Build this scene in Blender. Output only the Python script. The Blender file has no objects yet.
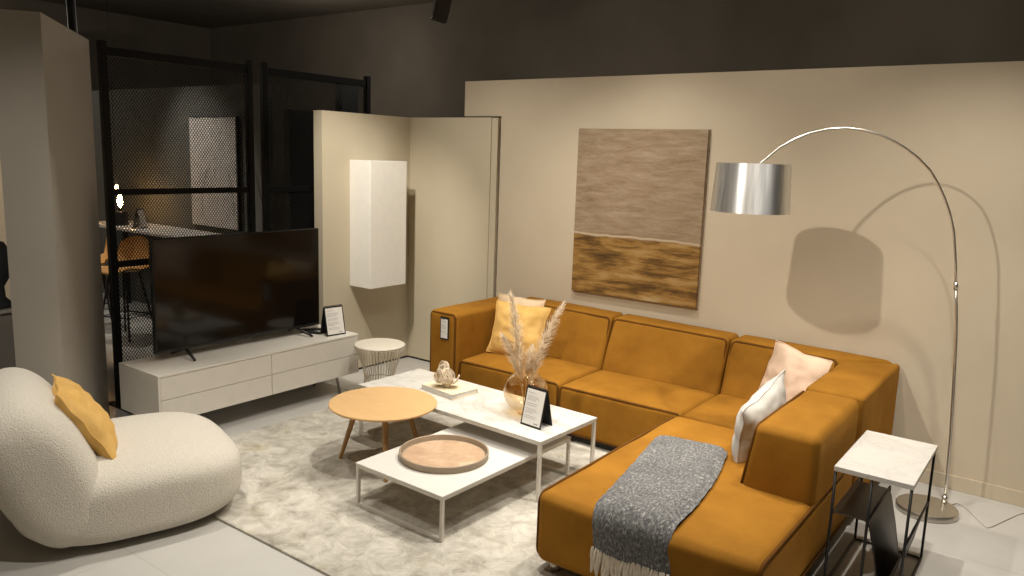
import bpy, math, random
from mathutils import Vector, Matrix, noise
random.seed(7)
S = bpy.context.scene
COL = S.collection
PI = math.pi

# ------------------------------------------------------------------ mesh helper
class M:
    def __init__(s):
        s.v = []; s.f = []; s.sm = []
    def add(s, vs, fs, smooth=False):
        b = len(s.v)
        s.v += [tuple(p) for p in vs]
        for f in fs:
            s.f.append(tuple(i + b for i in f)); s.sm.append(smooth)
        return s
    def soft(s, x0, x1, y0, y1, z0, z1, r, k=3, m=1, bulge=None, smooth=True, wob=0, seed=0, mat=None, pw=2.5):
        """box with rounded edges; bulge puffs single faces outwards"""
        c = ((x0+x1)/2, (y0+y1)/2, (z0+z1)/2); h = ((x1-x0)/2, (y1-y0)/2, (z1-z0)/2)
        r = min(r, min(h)*.999)
        def axis(hh):
            a = [hh - r + r*math.tan(PI/4*i/k) for i in range(k+1)]
            inn = hh - r
            mid = [-inn + 2*inn*i/m for i in range(1, m)]
            return [-t for t in reversed(a)] + mid + a
        ax = [axis(t) for t in h]; n = [len(a) for a in ax]
        idx = {}; vs = []; fs = []
        bulge = bulge or {}
        def vert(i, j, l):
            key = (i, j, l)
            if key in idx: return idx[key]
            p = [ax[0][i], ax[1][j], ax[2][l]]
            q = [max(-(h[t]-r), min(h[t]-r, p[t])) for t in range(3)]
            d = [p[t]-q[t] for t in range(3)]
            L = math.sqrt(sum(t*t for t in d)) or 1
            o = [q[t] + r*d[t]/L for t in range(3)]
            for key2, amt in bulge.items():
                t = 'xyz'.index(key2[1]); sg = 1 if key2[0] == '+' else -1
                u, w = [(p[a]/h[a]) for a in range(3) if a != t]
                wgt = max(0, sg*p[t]/h[t])**3
                o[t] += sg*amt*wgt*(1-abs(u)**pw)*(1-abs(w)**pw)
            P = Vector([o[t]+c[t] for t in range(3)])
            if wob:
                P += wob*noise.noise_vector(P*3.5 + Vector((seed*7.1, seed*3.3, 0)))
                P += wob*.4*noise.noise_vector(P*11 + Vector((seed*7.1, seed*3.3, 0)))
            if mat is not None: P = mat @ P
            idx[key] = len(vs); vs.append(P); return idx[key]
        for a in range(3):
            b, d = [t for t in range(3) if t != a]
            for side in (0, n[a]-1):
                for i in range(n[b]-1):
                    for j in range(n[d]-1):
                        q = []
                        for (u, w) in ((i, j), (i+1, j), (i+1, j+1), (i, j+1)):
                            key = [0, 0, 0]; key[a] = side; key[b] = u; key[d] = w
                            q.append(vert(*key))
                        flip = (side == 0) ^ (a == 1)
                        fs.append(tuple(reversed(q)) if flip else tuple(q))
        return s.add(vs, fs, smooth)
    def box(s, x0, x1, y0, y1, z0, z1, r=.002, mat=None):
        return s.soft(x0, x1, y0, y1, z0, z1, r, k=1, m=1, smooth=False, mat=mat)
    def tube(s, pts, rad, n=8, closed=False, caps=True, smooth=True):
        P = [Vector(p) for p in pts]; N = len(P)
        R = rad if isinstance(rad, (list, tuple)) else [rad]*N
        vs = []; fs = []
        T = []
        for i in range(N):
            if closed: t = P[(i+1) % N] - P[i-1]
            else: t = P[min(i+1, N-1)] - P[max(i-1, 0)]
            T.append(t.normalized())
        u = T[0].cross(Vector((0, 0, 1)))
        if u.length < .1: u = T[0].cross(Vector((1, 0, 0)))
        u.normalize()
        for i in range(N):
            u = u - T[i]*u.dot(T[i]); u.normalize(); w = T[i].cross(u)
            for k in range(n):
                a = 2*PI*k/n
                vs.append(P[i] + R[i]*(math.cos(a)*u + math.sin(a)*w))
        for i in range(N if closed else N-1):
            j = (i+1) % N
            for k in range(n):
                l = (k+1) % n
                fs.append((i*n+k, i*n+l, j*n+l, j*n+k))
        if caps and not closed:
            fs.append(tuple(reversed(range(n)))); fs.append(tuple(range((N-1)*n, N*n)))
        return s.add(vs, fs, smooth)
    def lathe(s, prof, c=(0, 0, 0), n=48, smooth=True, mat=None, closed=False):
        """prof: (radius, z) list; radius 0 closes with a pole"""
        vs = []; fs = []; rings = []
        for (r, z) in prof:
            if r < 1e-6:
                rings.append([len(vs)]); vs.append(Vector((c[0], c[1], c[2]+z)))
            else:
                rings.append(list(range(len(vs), len(vs)+n)))
                for k in range(n):
                    a = 2*PI*k/n
                    vs.append(Vector((c[0]+r*math.cos(a), c[1]+r*math.sin(a), c[2]+z)))
        R = rings + ([rings[0]] if closed else [])
        for A, B in zip(R, R[1:]):
            for k in range(n):
                l = (k+1) % n
                if len(A) == 1 and len(B) == 1: continue
                if len(A) == 1: fs.append((A[0], B[l], B[k]))
                elif len(B) == 1: fs.append((A[k], A[l], B[0]))
                else: fs.append((A[k], A[l], B[l], B[k]))
        if mat is not None: vs = [mat @ p for p in vs]
        return s.add(vs, fs, smooth)
    def prism(s, poly, z0, z1):
        n = len(poly)
        vs = [(x, y, z0) for x, y in poly] + [(x, y, z1) for x, y in poly]
        fs = [tuple(reversed(range(n))), tuple(range(n, 2*n))]
        for i in range(n):
            j = (i+1) % n; fs.append((i, j, n+j, n+i))
        return s.add(vs, fs)
    def grid(s, rows, closed_u=False, smooth=True):
        n = len(rows[0]); vs = [p for r in rows for p in r]; fs = []
        for i in range(len(rows)-1):
            for j in range(n if closed_u else n-1):
                l = (j+1) % n
                fs.append((i*n+j, i*n+l, (i+1)*n+l, (i+1)*n+j))
        return s.add(vs, fs, smooth)
    def xf(s, m):
        s.v = [tuple(m @ Vector(p)) for p in s.v]; return s

def obj(name, m, material, parent=None, sharp=None):
    me = bpy.data.meshes.new(name)
    off = Vector((0, 0, 0))
    if parent is not None:
        p = parent
        while p is not None:
            off += p.location; p = p.parent
    me.from_pydata([tuple(Vector(v)-off) for v in m.v], [], m.f)
    me.polygons.foreach_set('use_smooth', m.sm)
    me.materials.append(material)
    me.update()
    if sharp: me.set_sharp_from_angle(angle=math.radians(sharp))
    o = bpy.data.objects.new(name, me); COL.objects.link(o)
    if parent is not None: o.parent = parent
    return o
def tag(o, label, cat=None, group=None, kind=None):
    o['label'] = label
    if cat: o['category'] = cat
    if group: o['group'] = group
    if kind: o['kind'] = kind
    return o
def thing(name, label, cat, loc, group=None):
    o = bpy.data.objects.new(name, None); COL.objects.link(o)
    o.location = loc; o.empty_display_size = .1
    return tag(o, label, cat, group)
def struct(name, m, material, label=None, cat=None):
    o = obj(name, m, material); o['kind'] = 'structure'
    if label: o['label'] = label
    if cat: o['category'] = cat
    return o
def rz(a, loc=(0, 0, 0)): return Matrix.Translation(loc) @ Matrix.Rotation(a, 4, 'Z')

# ------------------------------------------------------------------ materials
def nt(name):
    m = bpy.data.materials.new(name); m.use_nodes = True
    t = m.node_tree; b = t.nodes['Principled BSDF']
    return m, t, b
def N(t, typ, **kw):
    n = t.nodes.new(typ)
    for k, v in kw.items():
        if k in n.inputs: n.inputs[k].default_value = v
        else: setattr(n, k, v)
    return n
def coords(t, scale=(1, 1, 1)):
    c = t.nodes.new('ShaderNodeTexCoord'); mp = t.nodes.new('ShaderNodeMapping')
    mp.inputs['Scale'].default_value = scale
    t.links.new(c.outputs['Object'], mp.inputs['Vector']); return mp.outputs['Vector']
def ramp(t, fac, stops):
    r = t.nodes.new('ShaderNodeValToRGB'); e = r.color_ramp.elements
    e[0].position, e[0].color = stops[0][0], (*stops[0][1], 1)
    e[1].position, e[1].color = stops[-1][0], (*stops[-1][1], 1)
    for p, c in stops[1:-1]:
        q = e.new(p); q.color = (*c, 1)
    t.links.new(fac, r.inputs['Fac']); return r.outputs['Color']
def bump(t, b, h, strength=.3, dist=.01):
    n = N(t, 'ShaderNodeBump'); n.inputs['Strength'].default_value = strength; n.inputs['Distance'].default_value = dist
    t.links.new(h, n.inputs['Height']); t.links.new(n.outputs['Normal'], b.inputs['Normal'])
def plain(name, c, rough=.6, metal=0, spec=.5, vary=.06, scale=14, bmp=0, bs=200):
    m, t, b = nt(name)
    v = coords(t); n = N(t, 'ShaderNodeTexNoise', Scale=scale, Detail=4.)
    t.links.new(v, n.inputs['Vector'])
    lo = tuple(x*(1-vary) for x in c); hi = tuple(min(1, x*(1+vary)) for x in c)
    t.links.new(ramp(t, n.outputs['Fac'], [(.3, lo), (.7, hi)]), b.inputs['Base Color'])
    b.inputs['Roughness'].default_value = rough; b.inputs['Metallic'].default_value = metal
    b.inputs['Specular IOR Level'].default_value = spec
    if bmp:
        n2 = N(t, 'ShaderNodeTexNoise', Scale=bs, Detail=2.); t.links.new(v, n2.inputs['Vector'])
        bump(t, b, n2.outputs['Fac'], bmp, .004)
    return m
def emis(name, c, s):
    m, t, b = nt(name)
    b.inputs['Base Color'].default_value = (*c, 1); b.inputs['Emission Color'].default_value = (*c, 1)
    b.inputs['Emission Strength'].default_value = s
    return m
def velvet(name, lo, hi, sheen=.35, rough=.85, big=3.2, sheen_tint=None):
    m, t, b = nt(name); v = coords(t)
    n = N(t, 'ShaderNodeTexNoise', Scale=big, Detail=5., Roughness=.6); t.links.new(v, n.inputs['Vector'])
    t.links.new(ramp(t, n.outputs['Fac'], [(.3, lo), (.7, hi)]), b.inputs['Base Color'])
    b.inputs['Roughness'].default_value = rough; b.inputs['Specular IOR Level'].default_value = .15
    b.inputs['Sheen Weight'].default_value = sheen; b.inputs['Sheen Roughness'].default_value = .4
    b.inputs['Sheen Tint'].default_value = (*(sheen_tint or hi), 1)
    n2 = N(t, 'ShaderNodeTexNoise', Scale=420., Detail=2.); t.links.new(v, n2.inputs['Vector'])
    n3 = N(t, 'ShaderNodeTexNoise', Scale=24., Detail=3.); t.links.new(v, n3.inputs['Vector'])
    a = N(t, 'ShaderNodeMath', operation='MULTIPLY_ADD'); t.links.new(n3.outputs['Fac'], a.inputs[0]); a.inputs[1].default_value = 2.; t.links.new(n2.outputs['Fac'], a.inputs[2])
    bump(t, b, a.outputs[0], .22, .004)
    return m
def marble(name, base, vein, scale=3., rough=.28):
    m, t, b = nt(name); v = coords(t)
    n = N(t, 'ShaderNodeTexNoise', Scale=scale, Detail=8., Roughness=.6, Distortion=1.6); t.links.new(v, n.inputs['Vector'])
    mid = tuple(a*.65+c*.35 for a, c in zip(base, vein))
    t.links.new(ramp(t, n.outputs['Fac'], [(.40, base), (.485, mid), (.50, vein), (.515, mid), (.60, base)]), b.inputs['Base Color'])
    b.inputs['Roughness'].default_value = rough
    return m
def wood(name, a, c, scale=(2, 26, 2), rough=.45):
    m, t, b = nt(name); v = coords(t, scale)
    n = N(t, 'ShaderNodeTexNoise', Scale=3.5, Detail=6., Roughness=.6, Distortion=.6); t.links.new(v, n.inputs['Vector'])
    t.links.new(ramp(t, n.outputs['Fac'], [(.3, a), (.7, c)]), b.inputs['Base Color'])
    b.inputs['Roughness'].default_value = rough; b.inputs['Specular IOR Level'].default_value = .3
    return m

WALL = plain('beige_paint', (.57, .49, .37), .85, spec=.2, vary=.03, scale=2.5, bmp=.05, bs=300)
PANEL = plain('sand_paint', (.55, .485, .36), .85, spec=.2, vary=.03, scale=2.5, bmp=.05, bs=300)
DINEWALL = plain('dark_grey_paint', (.115, .115, .105), .85, spec=.2, vary=.05, scale=2.5)
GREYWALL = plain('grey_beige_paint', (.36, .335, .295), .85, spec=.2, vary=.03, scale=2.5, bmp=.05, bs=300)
DARKWALL = plain('dark_ceiling_paint', (.105, .088, .068), .9, spec=.15, vary=.2, scale=.8)
SOFA = velvet('mustard_fabric', (.222, .094, .0085), (.325, .147, .016))
PIPE = velvet('shaded_mustard_piping', (.095, .036, .004), (.125, .050, .006))  # sofa fabric darkened: seam shade put into the piping colour
OCHRE = velvet('ochre_velvet', (.58, .345, .095), (.72, .46, .16), sheen=.6, big=9)
BEIGEC = velvet('beige_cushion_fabric', (.62, .47, .30), (.70, .54, .36), sheen=.2)
PINK = velvet('blush_cushion_fabric', (.62, .455, .335), (.70, .52, .39), sheen=.2)
LINEN = velvet('white_linen', (.48, .465, .43), (.62, .60, .56), sheen=.2, big=6)
WHITE = plain('white_lacquer', (.68, .66, .615), .4, vary=.02)
CABW = plain('cabinet_white', (.86, .84, .79), .45, vary=.02)
CONS = plain('console_lacquer', (.66, .625, .56), .5, vary=.02)
WMETAL = plain('white_metal', (.66, .625, .56), .45, vary=.03)
WIREW = plain('cream_metal', (.72, .66, .56), .45, vary=.03)
BLACK = plain('black_metal', (.007, .0065, .006), .5, vary=.1)
BLACKF = plain('black_screen_steel', (.005, .0048, .0045), .6, vary=.1, spec=.2)
BLACKP = plain('black_plastic', (.010, .010, .010), .35, vary=.1)
DARKFEET = plain('dark_base', (.012, .010, .009), .7, vary=.1)
BRONZE = plain('bronze_metal', (.028, .020, .014), .35, vary=.1, spec=.5)
SCREEN = plain('tv_glass', (.006, .005, .0045), .10, vary=.02, spec=.3)
PAPER = plain('white_paper', (.74, .72, .68), .7, vary=.02)
INK = plain('grey_print', (.28, .27, .26), .8, vary=.05)
STEEL = plain('brushed_nickel', (.74, .71, .65), .33, metal=1, vary=.05)
STEELD = plain('satin_nickel_base', (.60, .565, .50), .40, metal=1, vary=.05)
OAK = wood('oak_veneer', (.60, .37, .16), (.70, .45, .215))
OAKLEG = wood('oak_leg', (.36, .20, .075), (.46, .27, .11), (26, 26, 2))
MARBLE = marble('white_marble', (.68, .66, .615), (.50, .475, .435), 3.4)
MARBLE2 = marble('cloudy_marble', (.60, .58, .545), (.50, .48, .445), 4.)
TRAYR = plain('taupe_leather', (.34, .265, .185), .6, vary=.08, bmp=.15)
STONE = plain('cream_stone', (.60, .50, .37), .7, vary=.25, scale=24, bmp=.3, bs=60)
GREYMETAL = plain('grey_metal_leg', (.30, .28, .25), .45, vary=.05)
TAN = wood('tan_shell', (.50, .25, .075), (.62, .33, .11), (3, 3, 20))
CHARC = plain('charcoal_textile', (.03, .03, .032), .8)
CANVASW = plain('pale_canvas', (.50, .47, .44), .8, vary=.12, scale=5)
def m_grass():
    m, t, b = nt('dry_grass'); v = coords(t); o = t.nodes['Material Output']
    n = N(t, 'ShaderNodeTexNoise', Scale=30., Detail=3.); t.links.new(v, n.inputs['Vector'])
    c = ramp(t, n.outputs['Fac'], [(.3, (.80, .68, .52)), (.7, (.92, .84, .70))])
    t.links.new(c, b.inputs['Base Color']); b.inputs['Roughness'].default_value = .85; b.inputs['Specular IOR Level'].default_value = .2
    tl = N(t, 'ShaderNodeBsdfTranslucent'); t.links.new(c, tl.inputs['Color'])
    mx = N(t, 'ShaderNodeMixShader'); mx.inputs['Fac'].default_value = .55
    t.links.new(b.outputs[0], mx.inputs[1]); t.links.new(tl.outputs[0], mx.inputs[2]); t.links.new(mx.outputs[0], o.inputs['Surface'])
    return m
GRASS = m_grass()
STEM = plain('straw_stem', (.50, .36, .19), .7, vary=.1)
CREAMP = plain('cream_book_cloth', (.76, .66, .47), .7, vary=.03)
BOOKG = plain('grey_book_binding', (.50, .48, .45), .6, vary=.03)
CORDM = plain('clear_cable', (.55, .50, .43), .3, vary=.02)
OLIVE = plain('dry_leaf', (.16, .13, .06), .8, vary=.2)

def m_tray():
    m, t, b = nt('blush_leather'); v = coords(t)
    n = N(t, 'ShaderNodeTexNoise', Scale=9., Detail=7., Roughness=.65, Distortion=.8); t.links.new(v, n.inputs['Vector'])
    t.links.new(ramp(t, n.outputs['Fac'], [(.3, (.42, .27, .165)), (.55, (.53, .36, .23)), (.72, (.64, .48, .35))]), b.inputs['Base Color'])
    b.inputs['Roughness'].default_value = .6; return m
TRAYI = m_tray()
def m_floor():
    m, t, b = nt('grey_floor_tiles'); v = coords(t)
    br = N(t, 'ShaderNodeTexBrick', offset=0.)
    br.inputs['Scale'].default_value = 1; br.inputs['Brick Width'].default_value = .9; br.inputs['Row Height'].default_value = .9
    br.inputs['Mortar Size'].default_value = .0035
    br.inputs['Color1'].default_value = (.53, .515, .485, 1); br.inputs['Color2'].default_value = (.55, .535, .505, 1); br.inputs['Mortar'].default_value = (.46, .445, .415, 1)
    t.links.new(v, br.inputs['Vector'])
    n = N(t, 'ShaderNodeTexNoise', Scale=3., Detail=6.); t.links.new(v, n.inputs['Vector'])
    mx = N(t, 'ShaderNodeMixRGB', blend_type='MULTIPLY'); mx.inputs['Fac'].default_value = 1
    t.links.new(br.outputs['Color'], mx.inputs['Color1'])
    t.links.new(ramp(t, n.outputs['Fac'], [(.3, (.93, .93, .93)), (.7, (1, 1, 1))]), mx.inputs['Color2'])
    t.links.new(mx.outputs['Color'], b.inputs['Base Color'])
    b.inputs['Roughness'].default_value = .36; return m
FLOOR = m_floor()
def m_rug():
    m, t, b = nt('mottled_rug_pile'); v = coords(t)
    n = N(t, 'ShaderNodeTexNoise', Scale=8., Detail=12., Roughness=.70, Distortion=.7); t.links.new(v, n.inputs['Vector'])
    c1 = ramp(t, n.outputs['Fac'], [(.33, (.32, .29, .24)), (.45, (.46, .43, .37)), (.54, (.56, .53, .465)), (.68, (.66, .63, .56))])
    n2 = N(t, 'ShaderNodeTexNoise', Scale=3.4, Detail=5., Roughness=.65); t.links.new(v, n2.inputs['Vector'])
    c2 = ramp(t, n2.outputs['Fac'], [(.34, (.80, .79, .76)), (.46, (1, 1, 1)), (.58, (1, 1, 1)), (.70, (.86, .82, .66))])
    mx = N(t, 'ShaderNodeMixRGB', blend_type='MULTIPLY'); mx.inputs['Fac'].default_value = 1
    t.links.new(c1, mx.inputs['Color1']); t.links.new(c2, mx.inputs['Color2'])
    t.links.new(mx.outputs['Color'], b.inputs['Base Color'])
    b.inputs['Roughness'].default_value = .95; b.inputs['Specular IOR Level'].default_value = .1; b.inputs['Sheen Weight'].default_value = .2
    n3 = N(t, 'ShaderNodeTexNoise', Scale=90., Detail=4.); t.links.new(v, n3.inputs['Vector'])
    a = N(t, 'ShaderNodeMath', operation='MULTIPLY_ADD'); t.links.new(n.outputs['Fac'], a.inputs[0]); a.inputs[1].default_value = 3.; t.links.new(n3.outputs['Fac'], a.inputs[2])
    bump(t, b, a.outputs[0], .5, .01); return m
RUG = m_rug()
def m_boucle():
    m, t, b = nt('cream_boucle'); v = coords(t)
    vo = N(t, 'ShaderNodeTexVoronoi', Scale=150.); t.links.new(v, vo.inputs['Vector'])
    n = N(t, 'ShaderNodeTexNoise', Scale=110., Detail=3.); t.links.new(v, n.inputs['Vector'])
    t.links.new(ramp(t, n.outputs['Fac'], [(.3, (.60, .56, .485)), (.7, (.70, .655, .575))]), b.inputs['Base Color'])
    a = N(t, 'ShaderNodeMath', operation='SUBTRACT'); t.links.new(n.outputs['Fac'], a.inputs[0]); t.links.new(vo.outputs['Distance'], a.inputs[1])
    bump(t, b, a.outputs[0], .45, .009)
    b.inputs['Roughness'].default_value = .95; b.inputs['Specular IOR Level'].default_value = .1; b.inputs['Sheen Weight'].default_value = .25
    return m
BOUCLE = m_boucle()
def m_throw():
    m, t, b = nt('grey_mohair'); v = coords(t, (1, .5, .5))
    n = N(t, 'ShaderNodeTexNoise', Scale=105., Detail=3., Roughness=.7, Distortion=.5); t.links.new(v, n.inputs['Vector'])
    n2 = N(t, 'ShaderNodeTexNoise', Scale=7., Detail=3.); t.links.new(v, n2.inputs['Vector'])
    c1 = ramp(t, n.outputs['Fac'], [(.36, (.07, .07, .072)), (.50, (.125, .125, .127)), (.60, (.22, .217, .21)), (.70, (.44, .425, .40))])
    c2 = ramp(t, n2.outputs['Fac'], [(.3, (.8, .8, .8)), (.7, (1.1, 1.1, 1.1))])
    mx = N(t, 'ShaderNodeMixRGB', blend_type='MULTIPLY'); mx.inputs['Fac'].default_value = 1
    t.links.new(c1, mx.inputs['Color1']); t.links.new(c2, mx.inputs['Color2']); t.links.new(mx.outputs['Color'], b.inputs['Base Color'])
    b.inputs['Roughness'].default_value = .95; b.inputs['Specular IOR Level'].default_value = .1; b.inputs['Sheen Weight'].default_value = .3
    bump(t, b, n.outputs['Fac'], .6, .012); return m
THROW = m_throw()
FRINGE = plain('cream_fringe_wool', (.62, .55, .45), .9, vary=.15, scale=40, bmp=.3)
def m_art():
    # object space: x across the canvas (0 left), z up from its lower edge
    m, t, b = nt('landscape_painting')
    v = coords(t); sx = N(t, 'ShaderNodeSeparateXYZ'); t.links.new(v, sx.inputs[0])
    def mapped(sc):
        mp = N(t, 'ShaderNodeMapping'); mp.inputs['Scale'].default_value = sc; t.links.new(v, mp.inputs['Vector']); return mp.outputs['Vector']
    n1 = N(t, 'ShaderNodeTexNoise', Scale=3.2, Detail=12., Roughness=.74, Distortion=.3); t.links.new(mapped((1.2, 1, 6)), n1.inputs['Vector'])
    up = ramp(t, n1.outputs['Fac'], [(.28, (.185, .125, .072)), (.45, (.285, .205, .130)), (.58, (.345, .26, .175)), (.74, (.44, .345, .25))])
    n2 = N(t, 'ShaderNodeTexNoise', Scale=2.3, Detail=9., Roughness=.66, Distortion=.25); t.links.new(mapped((1.0, 1, 6.5)), n2.inputs['Vector'])
    lo = ramp(t, n2.outputs['Fac'], [(.30, (.05, .028, .012)), (.43, (.14, .075, .022)), (.52, (.30, .165, .045)), (.62, (.40, .26, .10)), (.75, (.47, .37, .22))])
    n3 = N(t, 'ShaderNodeTexNoise', Scale=3., Detail=3.); t.links.new(v, n3.inputs['Vector'])
    a = N(t, 'ShaderNodeMath', operation='MULTIPLY_ADD'); t.links.new(n3.outputs['Fac'], a.inputs[0]); a.inputs[1].default_value = .05; t.links.new(sx.outputs['Z'], a.inputs[2])
    cf = N(t, 'ShaderNodeMapRange'); t.links.new(a.outputs[0], cf.inputs['Value'])
    cf.inputs['From Min'].default_value = .487; cf.inputs['From Max'].default_value = .496
    mx = N(t, 'ShaderNodeMixRGB'); t.links.new(cf.outputs[0], mx.inputs['Fac']); t.links.new(lo, mx.inputs['Color1']); t.links.new(up, mx.inputs['Color2'])
    # pale ridge along the horizon
    rd = N(t, 'ShaderNodeMath', operation='COMPARE'); t.links.new(a.outputs[0], rd.inputs[0]); rd.inputs[1].default_value = .503; rd.inputs[2].default_value = .007
    mx2 = N(t, 'ShaderNodeMixRGB'); mx2.inputs['Color2'].default_value = (.50, .39, .27, 1)
    t.links.new(rd.outputs[0], mx2.inputs['Fac']); t.links.new(mx.outputs['Color'], mx2.inputs['Color1'])
    t.links.new(mx2.outputs['Color'], b.inputs['Base Color'])
    b.inputs['Roughness'].default_value = .75; b.inputs['Specular IOR Level'].default_value = .2
    bump(t, b, n1.outputs['Fac'], .4, .006); return m
ART = m_art()
def m_shade():
    m, t, b = nt('brushed_aluminium'); v = coords(t, (1, 1, .02))
    n = N(t, 'ShaderNodeTexNoise', Scale=70., Detail=3.); t.links.new(v, n.inputs['Vector'])
    t.links.new(ramp(t, n.outputs['Fac'], [(.35, (.62, .62, .62)), (.65, (.80, .80, .79))]), b.inputs['Base Color'])
    b.inputs['Metallic'].default_value = 1; b.inputs['Roughness'].default_value = .40
    b.inputs['Anisotropic'].default_value = .75; b.inputs['Anisotropic Rotation'].default_value = .25
    return m
ALU = m_shade()
def m_glass():
    m, t, b = nt('amber_glass'); t.nodes.remove(b)
    o = t.nodes['Material Output']
    tr = N(t, 'ShaderNodeBsdfTransparent'); tr.inputs['Color'].default_value = (.93, .82, .64, 1)
    gl = N(t, 'ShaderNodeBsdfGlossy'); gl.inputs['Roughness'].default_value = .03; gl.inputs['Color'].default_value = (1, .95, .86, 1)
    lw = N(t, 'ShaderNodeLayerWeight'); lw.inputs['Blend'].default_value = .35
    mp = N(t, 'ShaderNodeMapRange'); mp.inputs['To Min'].default_value = .05; mp.inputs['To Max'].default_value = .75
    t.links.new(lw.outputs['Facing'], mp.inputs['Value'])
    mx = N(t, 'ShaderNodeMixShader'); t.links.new(mp.outputs[0], mx.inputs['Fac']); t.links.new(tr.outputs[0], mx.inputs[1]); t.links.new(gl.outputs[0], mx.inputs[2])
    t.links.new(mx.outputs[0], o.inputs['Surface']); return m
GLASS = m_glass()

# ------------------------------------------------------------------ camera
cam = bpy.data.cameras.new('camera'); co = bpy.data.objects.new('camera', cam); COL.objects.link(co)
cam.sensor_width = 36; cam.lens = 781.354/1024*36; cam.clip_start = .05
R = Matrix(((.8020, -.1261, .5839), (.5964, .1148, -.7944), (.0332, .9854, .1672)))
co.matrix_world = Matrix.Translation((0, 0, 2)) @ R.to_4x4()
S.camera = co

# ------------------------------------------------------------------ the setting
struct('floor', M().box(-14, 4, -3, 9, -.1, 0, .001), FLOOR, 'light grey tiled showroom floor', 'floor')
struct('ceiling', M().box(-14, 4, -3, 9, 4.2, 4.3, .001), DARKWALL, 'dark ceiling', 'ceiling')
struct('wall_back', M().box(-14, 4, 9, 9.1, 0, 4.2, .001), DARKWALL, 'dark far wall above the partitions', 'wall')
struct('wall_left', M().box(-14.1, -14, -3, 9, 0, 4.2, .001), DARKWALL, 'dark wall at the far left', 'wall')
struct('wall_front', M().box(-14, 4, -3.1, -3, 0, 4.2, .001), WALL, 'pale wall behind the viewer', 'wall')
struct('wall_right_side', M().box(4, 4.1, -3, 9, 0, 4.2, .001), DARKWALL, 'dark wall at the far right', 'wall')
struct('wall_right', M().prism([(-4.195, 5.47), (3.2, 5.47), (3.2, 5.62), (-4.195, 5.62)], 0, 2.33).prism([(-4.61, 5.47), (3.2, 5.47), (3.2, 5.62), (-4.61, 5.62)], 2.33, 2.632), WALL, 'long beige partition wall behind the sofa', 'wall')
struct('baseboard_right', M().box(-4.19, 3.2, 5.457, 5.47, 0, .095, .002), WALL, 'beige skirting board under the partition wall', 'baseboard')
struct('wall_corner_left', M().box(-5.36, -5.25, 4.391, 5.55, .02, 2.318, .002), PANEL, 'sand panel carrying the white wall cabinet', 'wall')
struct('wall_corner_right', M().box(-5.249, -4.28, 5.44, 5.55, .02, 2.318, .002), PANEL, 'sand panel right of the white wall cabinet', 'wall')
struct('panel_end_strip', M().box(-4.279, -4.214, 5.448, 5.55, .02, 2.314, .002), PANEL, 'pale strip standing in for the lit end of the sand panel', 'trim')  # strip added because the panel's real end face renders too dark
struct('baseboard_left', M().box(-5.34, -5.262, 4.41, 5.53, 0, .0195, .001).box(-5.26, -4.24, 5.452, 5.53, 0, .0195, .001), DARKFEET, 'dark gap under the sand panels', 'baseboard')
c0 = Vector((-4.707, 2.008)); e = Vector((-.8009, .5988)); n_ = Vector((-.5988, -.8009))
c1 = c0 + 1.169*e; c3 = c0 + .2405*n_; c2 = c1 + .2405*n_
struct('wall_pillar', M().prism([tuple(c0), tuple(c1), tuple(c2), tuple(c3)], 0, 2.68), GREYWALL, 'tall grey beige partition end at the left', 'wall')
struct('wall_dining', M().box(-12.5, -7.0, 5.05, 5.2, 0, 2.64, .002), DINEWALL, 'grey partition behind the mesh screen', 'wall')
struct('wall_far_left', M().box(-9.4, -9.3, -.5, 3.85, 0, 2.9, .002), WALL, 'pale wall glimpsed left of the pillar', 'wall')
struct('wall_distant', M().box(-13.9, -13.2, 5.85, 6.17, 0, 3.7, .002), GREYWALL, 'tall pale wall far behind the mesh screen', 'wall')

# ------------------------------------------------------------------ rug
rug = obj('area_rug', M().soft(-4.60, -1.60, 2.27, 4.62, .0005, .014, .005, k=2, m=24), RUG)
tag(rug, 'large mottled cream and grey rug under the coffee tables', 'rug')

# ------------------------------------------------------------------ sofa
def loop(axis, pos, a0, a1, b0, b1, r, rad=.0085, n=5):
    """rounded rectangular piping loop lying in the plane axis = pos"""
    pts = []
    for (ca, cb, st) in ((a1-r, b1-r, 0), (a0+r, b1-r, 90), (a0+r, b0+r, 180), (a1-r, b0+r, 270)):
        for i in range(n+1):
            t = math.radians(st + 90*i/n); pts.append((ca+r*math.cos(t), cb+r*math.sin(t)))
    out = []
    for a, b in pts:
        p = [0, 0, 0]; oth = [t for t in range(3) if t != axis]
        p[axis] = pos; p[oth[0]] = a; p[oth[1]] = b; out.append(p)
    return M().tube(out, rad, 6, closed=True)
ZB, ZS, ZT = .065, .42, .757
YR = 5.453
sofa = thing('sectional_sofa', 'mustard fabric corner sofa with chaise along the beige wall', 'sofa', (-2.4, 4.6, 0))
def lean_y(p):      # the backs get thinner towards the top
    k = max(0, p.z-.40)*.43
    return Vector((p.x, p.y + k*max(0, min(1, (YR-p.y)/.36)), p.z + max(0, min(1, (p.z-.42)/.3))*(.012*max(0, min(1, (-.95-p.x)/.5)) + max(0, -.95-p.x)*.0135)))
def lean_x(p):
    k = max(0, p.z-.40)*.17
    return Vector((p.x + k*max(0, min(1, (-.885-p.x)/.365)), p.y, p.z))
def warp(m, f):
    if f: m.v = [tuple(f(Vector(p))) for p in m.v]
    return m
def cushion(name, b, r=.035, m=10, bulge=None, wob=.004, seed=0, loops=(), pw=2.5, f=None):
    o = obj(name, warp(M().soft(*b, r, k=4, m=m, bulge=bulge, wob=wob, seed=seed, pw=pw), f), SOFA, sofa)
    for l in loops: obj('piping', warp(loop(*l), f), PIPE, o)
    return o
g = .005
XA, XB, XC, XI, XO = -3.825, -2.88, -1.935, -1.25, -.882
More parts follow.
